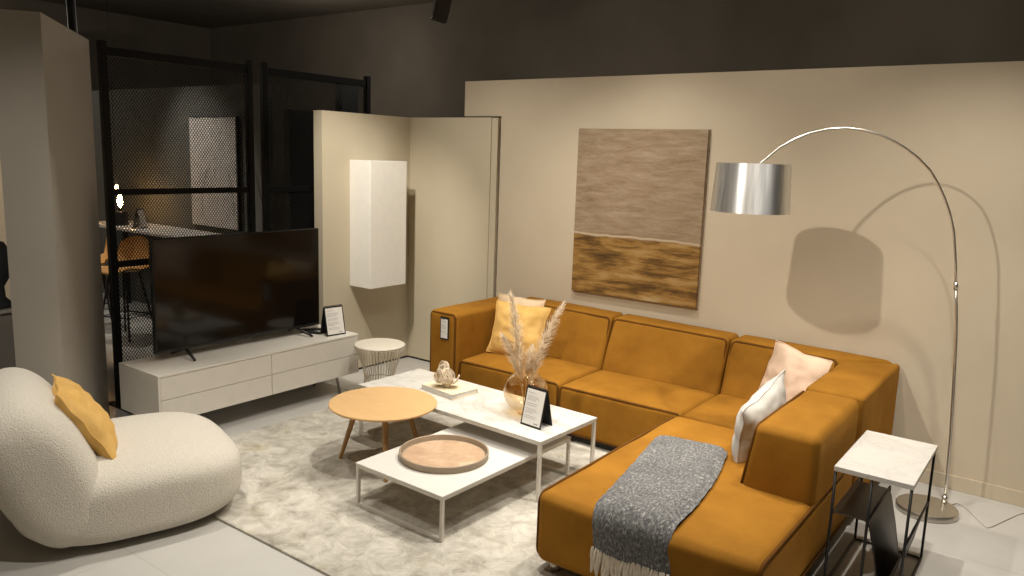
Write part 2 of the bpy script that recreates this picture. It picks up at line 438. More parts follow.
cushion('armrest', (-4.108, XA-g, 4.495, YR, ZB, ZT+.026), .04, bulge={'-y': .004, '+x': .006}, seed=1,
        loops=[(1, 4.505, -4.091, XA-.018, ZB+.012, ZT+.010, .03)])
# seats
cushion('seat', (XA+g, XB-g, 4.525, 5.10, ZB, ZS-.002), .035, bulge={'+z': .022, '-y': .008}, seed=2, loops=[(1, 4.533, XA+.018, XB-.018, ZB+.012, ZS-.014, .03)])
cushion('seat', (XB+g, XC-g, 4.508, 5.10, ZB, ZS-.008), .035, bulge={'+z': .022, '-y': .008}, seed=3, loops=[(1, 4.516, XB+.018, XC-.018, ZB+.012, ZS-.020, .03)])
cushion('seat', (XC+g, XI-g, 4.482, 5.10, ZB, ZS), .03, bulge={'+z': .01}, seed=4)
cushion('chaise_seat', (-1.965, -.880, 2.925, 4.474, ZB, ZS), .05, m=14, bulge={'+z': .012, '-y': .008}, seed=5,
        loops=[(0, -1.957, 2.945, 4.46, ZB+.016, ZS-.013, .05), (0, -.886, 2.945, 4.46, ZB+.016, ZS-.013, .05)], pw=4)
# backs
def mitre_rear(p):      # right end of the rear corner back runs diagonally to the outer corner
    t = max(0, min(1, (p.x-(XC+g))/(XI-XC-2*g))); u = max(0, min(1, (p.y-5.095)/(YR-5.095)))
    p = lean_y(p)
    return Vector((p.x + t*u*(XO-XI) + t*max(0, p.z-.40)*.17*(1-u), p.y, p.z))
def mitre_side(p):
    t = max(0, min(1, (p.y-5.0)/(YR-5.0))); u = max(0, min(1, (p.x-XI)/(XO-XI)))
    q = lean_x(p); ye = 5.095+max(0, p.z-.40)*.43
    return Vector((q.x, q.y - t*(1-u)*(YR-ye) - t*.012, q.z))
for i, (a, b) in enumerate(((XA+g, XB-g), (XB+g, XC-g), (XC+g, XI-g))):
    cushion('backrest', (a, b, 5.095, YR, ZB, ZT), .035, bulge={'-y': .018, '+z': .006}, seed=6+i, loops=[(1, 5.101, a+.016, b-.016, .30, ZT-.016, .03)], f=mitre_rear if i == 2 else lean_y)
cushion('backrest', (XI+g, XO+.012, 4.46+g, YR, ZB, ZT), .022, bulge={'-x': .01, '+z': .004}, seed=9, loops=[(0, XI+.013, 4.482, 5.40, .30, ZT-.014, .03)], f=mitre_side)
cushion('backrest', (XI+g, XO, 3.645, 4.46-g, ZB, ZT), .048, bulge={'-x': .012, '-y': .012, '+z': .006}, seed=10, loops=[(0, XI+.013, 3.662, 4.44, .36, ZT-.014, .04)], f=lean_x)
# plinth and feet
pl = M().box(-4.04, -1.98, 4.55, 5.36, .02, .062).box(-1.86, -.92, 3.03, 5.36, .02, .062)
obj('base_frame', pl, DARKFEET, sofa)
for (x, y) in ((-1.885, 3.0), (-.945, 3.0), (-4.03, 4.53), (-.935, 4.42), (-.935, 5.36), (-4.03, 5.36)):
    z0 = .0152 if (y < 4.6 and -4.5 < x < -1.7) else .0005
    obj('foot', M().lathe([(0, z0), (.022, z0), (.026, .035), (.026, .064), (0, .064)], (x, y, 0), 20), STEELD if x > -2 else DARKFEET, sofa)

# price tag on the left armrest
tg = thing('price_tag', 'narrow white price tag in black holder hanging on left sofa arm', 'tag', (-3.905, 4.483, .6))
obj('holder', M().box(-3.977, -3.892, 4.482, 4.488, .566, .747, .002), BLACKP, tg)
obj('card', M().box(-3.968, -3.901, 4.4795, 4.4818, .578, .728, .0005), PAPER, tg)
tx = M()
for i, (w, z) in enumerate(((.030, .725), (.044, .712), (.036, .680), (.046, .668), (.040, .656), (.030, .630))):
    tx.box(-3.961, -3.961+w, 4.4788, 4.4794, z-.0015, z+.0015, .0002)
obj('print', tx, INK, tg)['kind'] = 'stuff'

# ------------------------------------------------------------------ scatter cushions
def pillow(w, h, t, mat_, seed=0, n=26, pinch=.10, wr=.012):
    front = []; back = []
    for i in range(n+1):
        u = -1+2*i/n; rf = []; rb = []
        for j in range(n+1):
            v = -1+2*j/n
            k = max(0, (1-abs(u)**2.6)*(1-abs(v)**2.6))**.62
            x = w/2*u*(1-pinch*(1-v*v)*abs(u)**2*.8); z = h/2*v*(1-pinch*(1-u*u)*abs(v)**2*.8)
            nz = noise.noise_vector(Vector((u*2.2+seed*5, v*2.2, seed)))
            nf = noise.noise(Vector((u*4+seed, v*4, 3)))
            dx = wr*nz.x*(1-k*.3); dz = wr*nz.z*(1-k*.3)
            off = wr*nz.y*1.2
            rf.append(Vector((x+dx, -t/2*k*(1+.18*nf)+off, z+dz))); rb.append(Vector((x+dx, t/2*k*(1+.18*nf)+off+.0005, z+dz)))
        front.append(rf); back.append(rb)
    m = M().grid([list(r) for r in front]); m.grid([list(reversed(r)) for r in back])
    m.xf(mat_)
    edge = [front[i][0] for i in range(n+1)] + [front[n][j] for j in range(1, n+1)] + [front[i][n] for i in range(n-1, -1, -1)] + [front[0][j] for j in range(n-1, 0, -1)]
    e2 = M().tube([mat_ @ p for p in edge], .0045, 6, closed=True)
    return m, e2
def frame(c, right, up):
    r_ = Vector(right).normalized(); u_ = Vector(up); u_ = (u_ - r_*u_.dot(r_)).normalized(); b_ = u_.cross(r_) * -1
    b_ = r_.cross(u_) * -1    # local +y = away from the front
    return Matrix(((r_.x, b_.x, u_.x, c[0]), (r_.y, b_.y, u_.y, c[1]), (r_.z, b_.z, u_.z, c[2]), (0, 0, 0, 1)))
def scatter(name, label, c, right, up, w, h, t, mat_, seed, edge_mat=None):
    th = thing(name, label, 'cushion', c)
    a, b = pillow(w, h, t, frame(c, right, up), seed)
    obj('cover', a, mat_, th); obj('seam', b, edge_mat or mat_, th)
    return th
scatter('throw_pillow', 'ochre velvet cushion in front of a beige one on left sofa seat', (-3.535, 4.91, .636), (.99, .10, 0), (-.02, .31, .95), .49, .43, .15, OCHRE, 1)
scatter('throw_pillow', 'pale beige cushion mostly hidden behind the ochre sofa cushion', (-3.64, 5.045, .65), (.99, .03, 0), (-.02, .24, .97), .46, .46, .10, BEIGEC, 2)
scatter('throw_pillow', 'smooth blush pink cushion in the right corner of the sofa', (-1.42, 5.00, .62), (.86, -.50, -.05), (.10, .30, .95), .50, .44, .13, PINK, 3)
scatter('throw_pillow', 'crumpled white linen cushion leaning on the right sofa back', (-1.325, 4.14, .60), (-.05, -.96, -.20), (.13, .34, .92), .56, .40, .17, LINEN, 4)

# ------------------------------------------------------------------ throw blanket
tb = thing('throw_blanket', 'grey mohair blanket with cream fringe folded over the chaise', 'blanket', (-1.6, 3.4, .42))
def path(s_):
    """runs along the chaise top and over its front edge; s in metres from the far end"""
    L1 = 0.935; r = .085; top = .4465; front = 2.918
    # returns (dy, z, ny, nz)
    if s_ < L1: return (front+r+L1-s_, top - .000, 0, 1)
    a = (s_-L1)/r
    if a < PI/2: return (front+r-r*math.sin(a), top-r+r*math.cos(a), -math.sin(a), math.cos(a))
    return (front, top-r-(s_-L1-r*PI/2), -1, 0)
rows = []; W = 15; T = 10; NS = 60; LT = .935+.085*PI/2+.108
for i in range(NS+1):
    s_ = LT*i/NS; y, z, ny, nz = path(s_)
    f = i/NS
    xl = -1.83+(.22)*f ; xr = -1.425+(.18)*f+.035*math.sin(PI*min(1, f*1.15))
    if f > .72: xl -= .02*(f-.72)/.28
    ring = []
    for k in range(W+1):       # upper side
        u = k/W; x = xl+(xr-xl)*u
        th_ = .030 + .012*max(0, u-.75)*4*(.5)
        edge = (1-(2*u-1)**8)
        h = th_*edge + .003*noise.noise(Vector((x*9, s_*5, 1)))
        yy = y + .05*(u-.5)*(1 if s_ < .9 else .2)
        ring.append(Vector((x, yy+ny*h, z+nz*h)))
    for k in range(W, -1, -1):
        u = k/W; x = xl+(xr-xl)*u; h = .0015
        yy = y + .05*(u-.5)*(1 if s_ < .9 else .2)
        ring.append(Vector((x, yy+ny*h, z+nz*h)))
    rows.append(ring)
mt = M().grid(rows, closed_u=True)
nb = len(rows[0]); mt.add(rows[0], [tuple(range(nb))]); mt.add(rows[-1], [tuple(reversed(range(nb)))])
for v_ in range(len(mt.v)):
    p = Vector(mt.v[v_]); mt.v[v_] = tuple(p + .004*noise.noise_vector(p*22))
obj('cloth', mt, THROW, tb)
yE, zE, _, _ = path(LT); xl, xr = -1.628, -1.25
for k in range(27):
    u = (k+.5)/27; x = xl+(xr-xl)*u; L_ = .13+random.uniform(-.02, .03); pts = []; dx = random.uniform(-.014, .014); ph = random.uniform(0, 6)
    for i in range(7):
        q = i/6; pts.append((x+dx*q+.004*math.sin(ph+q*5), yE-.015-.012*math.sin(q*2+ph)*q-.01, zE+.012-L_*q))
    obj('tassel', M().tube(pts, [.0065, .009, .0105, .009, .0105, .0095, .004], 7), FRINGE, tb)

# ------------------------------------------------------------------ marble coffee table
mtb = thing('coffee_table', 'long white marble coffee table carrying the vase and the book', 'coffee table', (-3.15, 3.9, 0))
X0, X1, Y0, Y1 = -3.955, -2.360, 3.59, 4.185
obj('tabletop', M().box(X0, X1, Y0, Y1, .373, .386, .0015), MARBLE, mtb)
fr = M()
for (a, b, c, d) in ((X0+.003, X1-.003, Y0+.003, Y0+.023), (X0+.003, X1-.003, Y1-.023, Y1-.003), (X0+.003, X0+.023, Y0+.024, Y1-.024), (X1-.023, X1-.003, Y0+.024, Y1-.024)):
    fr.box(a, b, c, d, .358, .3728, .001)
obj('frame', fr, WMETAL, mtb)
for x in (X0+.003, X1-.023):
    for y in (Y0+.003, Y1-.023): obj('leg', M().box(x, x+.02, y, y+.02, .0145, .3577, .001), WMETAL, mtb)
    obj('floor_rail', M().box(x, x+.02, Y0+.024, Y1-.024, .0145, .0345, .001), WMETAL, mtb)
# low white table
wtb = thing('coffee_table', 'low square white lacquered coffee table holding the round tray', 'coffee table', (-2.85, 3.4, 0))
X0, X1, Y0, Y1 = -3.135, -2.467, 2.846, 4.03
obj('tabletop', M().box(X0, X1, Y0, Y1, .257, .269, .0015), WHITE, wtb)
fr = M()
for (a, b, c, d) in ((X0+.003, X1-.003, Y0+.003, Y0+.021), (X0+.003, X1-.003, Y1-.021, Y1-.003), (X0+.003, X0+.021, Y0+.022, Y1-.022), (X1-.021, X1-.003, Y0+.022, Y1-.022)):
    fr.box(a, b, c, d, .241, .2568, .001)
obj('frame', fr, WMETAL, wtb)
for y in (Y0+.003, Y1-.021):
    for x in (X0+.003, X1-.021): obj('leg', M().box(x, x+.018, y, y+.018, .0145, .2407, .001), WMETAL, wtb)
    obj('floor_rail', M().box(X0+.022, X1-.022, y, y+.018, .0145, .0325, .001), WMETAL, wtb)
mtb.rotation_euler.z = math.radians(-2.4); wtb.rotation_euler.z = math.radians(-1.4)
# round oak table
otb = thing('side_table', 'round oak side table on three splayed wooden legs', 'side table', (-3.455, 3.365, 0))
cx, cy = -3.455, 3.365
obj('tabletop', M().lathe([(0, .408), (.31, .408), (.336, .418), (.340, .424), (.340, .429), (.337, .432), (0, .432)], (cx, cy, 0), 72), OAK, otb, sharp=35)
for (fx, fy) in ((-3.735, 3.255), (-3.247, 3.19), (-3.40, 3.66)):
    d = Vector((fx-cx, fy-cy)); tp = Vector((cx, cy))+d*.58
    obj('leg', M().tube([(fx, fy, .0175), (fx+(tp.x-fx)*.5, fy+(tp.y-fy)*.5, .21), (tp.x, tp.y, .407)], [.0115, .0165, .0195], 14), OAKLEG, otb, sharp=50)

# tray
tr = thing('serving_tray', 'round taupe tray with blush leather inside on low white table', 'tray', (-2.832, 3.245, .27))
obj('rim', M().lathe([(.235, .2695), (.252, .2695), (.256, .273), (.259, .308), (.254, .311), (.249, .308), (.245, .279), (.235, .278)], (-2.832, 3.245, 0), 72, closed=True), TRAYR, tr, sharp=50)
obj('base', M().lathe([(0, .2695), (.2345, .2695), (.2345, .2795), (0, .2795)], (-2.832, 3.245, 0), 64), TRAYI, tr, sharp=50)

# book and sculpture
bk = thing('book', 'cream covered hardback book lying on the marble coffee table', 'book', (-3.40, 3.93, .386))
bm = rz(math.radians(-8), (-3.398, 3.932, 0))
obj('cover', M().box(-.165, .165, -.115, .115, .3865, .3895, .001, mat=bm).box(-.165, .165, -.115, .115, .4195, .4225, .001, mat=bm).box(-.165, .165, .112, .115, .3897, .4193, .0005, mat=bm), CREAMP, bk)
obj('pages', M().box(-.158, .158, -.112, .1115, .3897, .4193, .001, mat=bm), PAPER, bk)
sc = thing('sculpture', 'small cream ruffled flower sculpture standing on the book', 'sculpture', (-3.395, 3.90, .423))
def petal(c, L_, w, tilt, az, curl, seed):
    rows = []
    for i in range(11):
        v = i/10; row = []
        for j in range(11):
            u = -1+2*j/10
            ww = w*math.sin(PI*min(1, .15+v*.8))**.7
            x = u*ww; y = L_*v*math.cos(curl*v); z = L_*v*math.sin(curl*v) + .22*w*u*u + .008*math.sin(u*7+seed)*v
            row.append(Vector((x, y, z)))
        rows.append(row)
    out = [[p + Vector((0, 0, .006)) for p in r] for r in rows]
    mm = M().grid(rows).grid([list(reversed(r)) for r in out])
    edge = [rows[i][0] for i in range(11)]+[rows[10][j] for j in range(1, 11)]+[rows[i][10] for i in range(9, -1, -1)]
    mm.tube([p+Vector((0, 0, .003)) for p in edge], .0035, 6, caps=True)
    return mm.xf(Matrix.Translation(c) @ Matrix.Rotation(az, 4, 'Z') @ Matrix.Rotation(tilt, 4, 'X'))
sx_, sy_ = -3.395, 3.90
core = M().soft(sx_-.038, sx_+.038, sy_-.034, sy_+.034, .4228, .49, .03, k=4, m=5, wob=.012, seed=3)
core.soft(sx_-.018, sx_+.02, sy_-.018, sy_+.018, .475, .545, .017, k=3, m=4, wob=.012, seed=5)
core.xf(Matrix.Translation((sx_, sy_, .423)) @ Matrix.Diagonal((.8, .8, 1.05, 1)) @ Matrix.Translation((-sx_, -sy_, -.4228)))
obj('core', core, STONE, sc)
for i in range(4):
    a = i*1.6+.5; obj('petal', petal((sx_+.035*math.cos(a), sy_+.03*math.sin(a), .452), .070, .050, -.15+.5*(i % 2), a-PI/2, .9, i), STONE, sc)
for i, (dx, dy, z, tl, a, L_, w) in enumerate(((-.03, 0, .47, 1.1, 2.6, .105, .046), (.02, -.02, .475, .9, -.6, .085, .05), (.03, .01, .48, 1.2, .5, .075, .042), (-.02, -.03, .48, .7, -2.0, .07, .048), (-.025, .0, .535, .9, 2.2, .06, .034), (-.01, -.01, .54, 1.2, -1.2, .055, .03))):
    obj('petal', petal((sx_+dx, sy_+dy, z), L_, w, tl, a-PI/2, .5, i+5), STONE, sc)

# vase
VX, VY = -2.735, 3.905
vs_ = thing('vase', 'round amber glass vase on the marble coffee table', 'vase', (VX, VY, .386))
prof = [(0, .3875), (.045, .3868), (.050, .390), (.044, .396)]
Rv = .142
for i in range(1, 22):
    a = -PI/2 + PI*i/22
    rr = Rv*math.cos(a); zz = .532+.136*math.sin(a)
    if rr > .040 or zz < .5: prof.append((max(rr, .044), max(zz, .397)))
prof += [(.038, .668), (.036, .676), (.041, .682)]
obj('bowl', M().lathe(prof, (VX, VY, 0), 56), GLASS, vs_)
obj('rim', M().tube([(VX+.041*math.cos(a*PI/16), VY+.041*math.sin(a*PI/16), .682) for a in range(32)], .0022, 6, closed=True), GLASS, vs_)
# pampas
def pampas(label, base, bottom, tip, plume_len, width, seed, dens=620):
    rnd = random.Random(seed)
    th = thing('pampas_stem', label, 'dried grass', bottom, 'pampas grass in the vase')
    A = Vector(bottom); B = Vector(base); C_ = Vector(tip)
    def cv(t): return (1-t)**2*A + 2*t*(1-t)*B + t*t*C_
    obj('stalk', M().tube([cv(i/14) for i in range(15)], [.0028]*12+[.002, .0015, .001], 6), STEM, th)
    L_ = (C_-A).length; t0 = 1-plume_len/L_
    m = M(); vv = []; ff = []
    for k in range(dens):
        t = t0+(1-t0)*rnd.random(); p = cv(t); d = (cv(min(1, t+.02))-cv(t-.02)).normalized()
        f = (t-t0)/(1-t0); wd = width*(math.sin(PI*min(1, .12+f*.83))**.8)
        s1 = d.cross(Vector((rnd.uniform(-1, 1), rnd.uniform(-1, 1), rnd.uniform(-1, 1)))).normalized()
        ln = .04+.03*rnd.random()
        pts = []
        for i in range(4):
            q = i/3; pts.append(p + s1*wd*(q**.7)*rnd.uniform(.7, 1.1) + d*ln*q + Vector((0, 0, -.012*q*q)))
        w = d.cross(s1).normalized()*.0030
        for i in range(3):
            b = len(vv); w0 = w*(1-.25*i); w1 = w*(1-.25*(i+1))
            vv += [pts[i]-w0, pts[i]+w0, pts[i+1]+w1, pts[i+1]-w1]; ff.append((b, b+1, b+2, b+3))
    m.add(vv, ff)
    m.tube([cv(t0+(1-t0)*i/12) for i in range(13)], [.003, .004, .006, .006, .006, .006, .006, .005, .005, .004, .003, .002, .001], 7)
    obj('plume', m, GRASS, th)
    return th
pampas('tallest upright pampas plume at the left of the vase', (-2.765, 3.875, .78), (-2.742, 3.905, .41), (-2.815, 3.83, 1.135), .55, .058, 1)
pampas('pampas plume leaning far to the right out of the vase', (-2.70, 3.925, .76), (-2.737, 3.903, .41), (-2.56, 4.005, 1.09), .56, .056, 2)
pampas('short thin pampas plume leaning left out of the vase', (-2.775, 3.875, .70), (-2.736, 3.908, .41), (-2.842, 3.81, .87), .27, .044, 3, 340)
pampas('short central pampas plume between the two tall ones', (-2.735, 3.90, .66), (-2.735, 3.90, .41), (-2.705, 3.905, .80), .20, .046, 4, 340)

# A-frame table signs
def sign(label, c, ang, w, h, lean, cat='sign'):
    """tent card: front face looks along local -y"""
    th = thing('table_sign', label, cat, (c[0], c[1], c[2]))
    base = rz(ang, c)
    for nm, sg in (('front_board', 1), ('back_board', -1)):
        mm = base @ Matrix.Translation((0, -sg*lean, 0)) @ Matrix.Rotation(-sg*math.atan2(lean, h), 4, 'X')
        q = obj(nm, M().box(-w/2, w/2, -.0025 if sg > 0 else -.0005, .0005 if sg > 0 else .0025, .0006, h, .001, mat=mm), BLACKP, th)
        if sg > 0:
            obj('paper', M().box(-w/2+.010, w/2-.010, -.0038, -.0026, .012, h-.012, .0004, mat=mm), PAPER, q)
            t_ = M(); z = h-.034
            for i, l in enumerate((.45, 0, .75, .78, .60, 0, .74, .66, 0, .70, .78, .5, 0, .76, .72)):
                if l: t_.box(-w/2+.022, -w/2+.022+(w-.044)*l, -.0044, -.0039, z-.0012, z+.0012, .0002, mat=mm)
                z -= (h-.075)/15
            t_.box(w/2-.062, w/2-.026, -.0044, -.0039, .022, .028, .0003, mat=mm)
            obj('print', t_, INK, q)['kind'] = 'stuff'
    obj('hinge', M().tube([base @ Vector((-w/2+.004, 0, h)), base @ Vector((w/2-.004, 0, h))], .003, 8), BLACKP, th)
    return th
sign('black framed price sign standing beside the vase on marble table', (-2.556, 3.775, .3866), math.radians(-6), .162, .238, .055)
sign('black framed price sign on the right end of the media console', (-4.875, 4.175, .5056), math.radians(82), .178, .238, .052)

# ------------------------------------------------------------------ wire stool
st = thing('wire_stool', 'round cream wire stool beside the media console', 'stool', (-4.49, 4.33, 0))
cx, cy = -4.49, 4.33
obj('top', M().lathe([(0, .445), (.19, .445), (.200, .449), (.204, .456), (.200, .463), (.19, .466), (0, .466)], (cx, cy, 0), 64), WIREW, st, sharp=40)
def wr(z):   # radius of the wire cage at height z
    return .120+.080*max(0, (z-.17)/.27)**1.6 + .022*max(0, (.17-z)/.17)**1.2
wm = M()
for k in range(36):
    a = 2*PI*k/36
    wm.tube([(cx+wr(z)*math.cos(a), cy+wr(z)*math.sin(a), z) for z in [.0205+.4245*i/14 for i in range(15)]], .0034, 6)
obj('wire_cage', wm, WIREW, st)
for nm, z in (('waist_ring', .17), ('floor_ring', .0195)):
    obj(nm, M().tube([(cx+(wr(z)+.003)*math.cos(2*PI*k/48), cy+(wr(z)+.003)*math.sin(2*PI*k/48), z) for k in range(48)], .0045, 8, closed=True), WIREW, st)

# ------------------------------------------------------------------ media console
con = thing('media_console', 'long pale grey media console with four drawers under the television', 'console', (-5.0, 3.48, 0))
X0, X1, Y0, Y1, Z0, Z1 = -5.245, -4.745, 2.598, 4.335, .175, .505
obj('body', M().box(X0, X1-.02, Y0, Y1, Z0, Z1-.016, .002), CONS, con)
obj('top_panel', M().box(X0, X1, Y0, Y1, Z1-.0158, Z1, .0015), CONS, con)
obj('side_edge', M().box(X1-.0198, X1, Y0, Y0+.014, Z0, Z1-.016, .001), CONS, con)
obj('side_edge', M().box(X1-.0198, X1, Y1-.006, Y1, Z0, Z1-.016, .001), CONS, con)
ym = 3.48; zm = (Z0+Z1-.016)/2
for (a, b) in ((Y0+.016, ym-.002), (ym+.002, Y1-.008)):
    for (p, q) in ((Z0+.002, zm-.002), (zm+.002, Z1-.020)):
        obj('drawer_front', M().box(X1-.019, X1-.001, a, b, p, q, .0015), CONS, con)
for (x, y) in ((-4.84, 2.80), (-4.84, 4.19), (-5.15, 2.80), (-5.15, 4.19)):
    dx = .03 if x > -5 else -.03
    obj('leg', M().tube([(x-dx*.6, y, Z0-.0005), (x+dx*.2, y+(.02 if y > 3.5 else -.02), 0.0)], [.013, .010], 10), GREYMETAL, con)
# TV
tv = thing('television', 'large black flat television on the media console', 'television', (-5.05, 3.48, .505))
obj('panel', M().box(-5.095, -5.055, 2.765, 4.185, .562, 1.362, .004), BLACKP, tv)
obj('screen', M().box(-5.0545, -5.0525, 2.773, 4.177, .582, 1.354, .0005), SCREEN, tv)
obj('lower_bezel', M().box(-5.0545, -5.050, 2.77, 4.18, .5625, .5805, .0005), BLACKP, tv)
for y, sg in ((2.99, -1), (3.96, 1)):
    obj('foot', M().tube([(-4.905, y+sg*.03, .5145), (-5.04, y, .556), (-5.085, y, .575), (-5.12, y, .55), (-5.205, y+sg*.03, .5145)], [.009, .012, .014, .012, .009], 10), BLACKP, tv)
for i, (x, y, a) in enumerate(((-5.02, 4.07, .5), (-5.10, 4.13, 1.1))):
    th = thing('remote_control', ['black remote control lying nearest the right television foot', 'black remote control lying behind the other one near the sign'][i], 'remote control', (x, y, .506))
    obj('casing', M().soft(-.085, .085, -.02, .02, .5055, .523, .007, k=2, mat=rz(a, (x, y, 0))), BLACKP, th)
    bt = M()
    for k in range(6):
        for j in (-1, 0, 1): bt.box(-.06+k*.02-.005, -.06+k*.02+.005, j*.0105-.003, j*.0105+.003, .5228, .5242, .0005, mat=rz(a, (x, y, 0)))
    obj('buttons', bt, CHARC, th)

# ------------------------------------------------------------------ wall cabinet
wc = thing('wall_cabinet', 'tall narrow white cabinet hung on the sand panel', 'cabinet', (-5.12, 4.9, .8))
obj('body', M().box(-5.2495, -5.006, 4.692, 5.128, .805, 1.915, .002), CABW, wc)
obj('door', M().box(-5.003, -4.984, 4.692, 5.128, .805, 1.915, .0025), CABW, wc)
# painting
ap = thing('painting', 'large abstract landscape canvas in taupe and ochre above the sofa', 'painting', (-3.385, 5.43, .917))
o = obj('canvas', M().box(-3.383, -2.287, 5.432, 5.452, .919, 2.228, .003), ART, ap)
obj('stretcher', M().box(-3.387, -2.283, 5.4525, 5.4695, .915, 2.232, .002), TRAYR, ap)

# ------------------------------------------------------------------ arc lamp
lp = thing('arc_floor_lamp', 'nickel arc floor lamp with drum shade reaching over the sofa', 'floor lamp', (-.555, 4.99, 0))
obj('base', M().lathe([(0, .0005), (.160, .0005), (.167, .004), (.168, .030), (.163, .037), (.03, .040), (0, .040)], (-.57, 5.0, 0), 64), STEELD, lp, sharp=40)
dirx, diry = -.848, -.531
pb = Vector((-.494, 5.108))
prof = [(0, .04), (.001, .182), (.013, .45), (.033, .75), (.047, .94), (.060, 1.094), (.077, 1.23), (.094, 1.349)]
prof2 = [(.094, 1.349), (.108, 1.46), (.124, 1.555), (.144, 1.662), (.176, 1.757), (.213, 1.84), (.261, 1.924), (.314, 1.997), (.386, 2.062), (.462, 2.114), (.531, 2.151), (.605, 2.181), (.705, 2.206), (.798, 2.213), (.895, 2.203), (.986, 2.179), (1.065, 2.144), (1.144, 2.095), (1.231, 2.012), (1.285, 1.955)]
def arc(pr): return [(pb.x+dirx*u, pb.y+diry*u, z) for u, z in pr]
obj('pole', M().tube(arc(prof), .0085, 12), STEEL, lp)
obj('arm', M().tube(arc(prof2), .0070, 12), STEEL, lp)
obj('collar', M().tube(arc([(.091, 1.33), (.097, 1.37)]), .0125, 14), STEEL, lp)
obj('collar', M().tube(arc([(0, .040), (0, .085)]), .015, 14), STEEL, lp)
SX, SY = pb.x+dirx*1.281, pb.y+diry*1.281
sh = obj('lamp_shade', M().lathe([(.221, 1.725), (.204, 2.000), (.2015, 2.000), (.2185, 1.725)], (SX, SY, 0), 72, closed=True), ALU, lp, sharp=50)
sp = M()
for k in range(3):
    a = 2*PI*k/3+.4; sp.tube([(SX, SY, 1.96), (SX+.2025*math.cos(a), SY+.2025*math.sin(a), 1.99)], .003, 6)
sp.lathe([(0, 1.885), (.02, 1.885), (.02, 1.965), (0, 1.965)], (SX, SY, 0), 16)
obj('socket', sp, STEEL, lp)
obj('bulb', M().lathe([(0, 1.80), (.02, 1.805), (.032, 1.83), (.028, 1.86), (.014, 1.884), (0, 1.884)], (SX, SY, 0), 20), PAPER, lp)
def smooth(P, n=6):
    P = [Vector(p) for p in P]; out = []
    for i in range(len(P)-1):
        a, b, c, d = P[max(i-1, 0)], P[i], P[i+1], P[min(i+2, len(P)-1)]
        for k in range(n):
            t = k/n; out.append(.5*((2*b)+(c-a)*t+(2*a-5*b+4*c-d)*t*t+(3*b-a-3*c+d)*t**3))
    return out+[P[-1]]
obj('cord', M().tube(smooth([(-.47, 5.165, .010), (-.44, 5.24, .004), (-.392, 5.208, .004), (-.327, 5.095, .004), (-.275, 5.01, .004), (-.245, 5.0, .004), (-.183, 5.164, .004), (-.104, 5.36, .004), (-.02, 5.43, .004), (.15, 5.445, .004)]), .0035, 6), CORDM, lp)

# ------------------------------------------------------------------ side table with magazine sling
sd = thing('magazine_side_table', 'small marble topped side table with black frame and magazine sling', 'side table', (-.65, 4.04, 0))
X0, X1, Y0, Y1 = -.822, -.482, 3.715, 4.365
obj('tabletop', M().box(X0, X1, Y0, Y1, .592, .616, .002), MARBLE2, sd)
rr = .0065; a, b, c, d = X0+.008, X1-.008, Y0+.008, Y1-.03
for x in (a, b):
    for y in (c, d): obj('leg', M().tube([(x, y, .0075), (x, y, .5915)], rr, 10), BLACK, sd)
def rrect(a, b, c, d, z, r=.025):
    out = []
    for (px, py, st_) in ((b-r, d-r, 0), (a+r, d-r, 90), (a+r, c+r, 180), (b-r, c+r, 270)):
        for i in range(5):
            t = math.radians(st_+90*i/4); out.append((px+r*math.cos(t), py+r*math.sin(t), z))
    return out
obj('floor_rail', M().tube(rrect(a, b, c, d, .0075), rr, 8, closed=True), BLACK, sd)
XM = -.655; ZSH = .385
obj('support_rod', M().tube([(XM, c, .0075), (XM, c, .5915)], rr, 10), BLACK, sd)
obj('support_rod', M().tube([(XM, d-.12, .0075), (XM, d-.12, ZSH+.01), (XM, c, ZSH+.005)], rr*.9, 10), BLACK, sd)
sl = []
pts = [(a, ZSH), (a+.05, ZSH), (XM-.02, ZSH), (XM, ZSH-.006), (XM+.012, ZSH-.03), (XM+.045, .22), (XM+.072, .08), (XM+.085, .04), (XM+.097, .036), (XM+.108, .045), (b-.03, .16), (b-.004, .30), (b-.002, .315)]
rows = [[Vector((x, y, z)) for (x, z) in pts] for y in (c+.012, c+.15, c+.30, d-.13)]
rows2 = [[Vector((x-.002, y, z-.004)) for (x, z) in pts] for y in (c+.012, c+.15, c+.30, d-.13)]
ms = M().grid(rows).grid([list(reversed(r)) for r in rows2])
for y in (c+.012, d-.13): ms.tube([(x-.001, y, z-.002) for x, z in pts], .003, 6)
obj('magazine_sling', ms, BRONZE, sd, sharp=40)
obj('sling_rod', M().tube([(b, c, .318), (b, d, .318)], rr*.9, 8), BLACK, sd)
obj('sling_rod', M().tube([(a, c, ZSH-.01), (a, d, ZSH-.01)], rr*.9, 8), BLACK, sd)

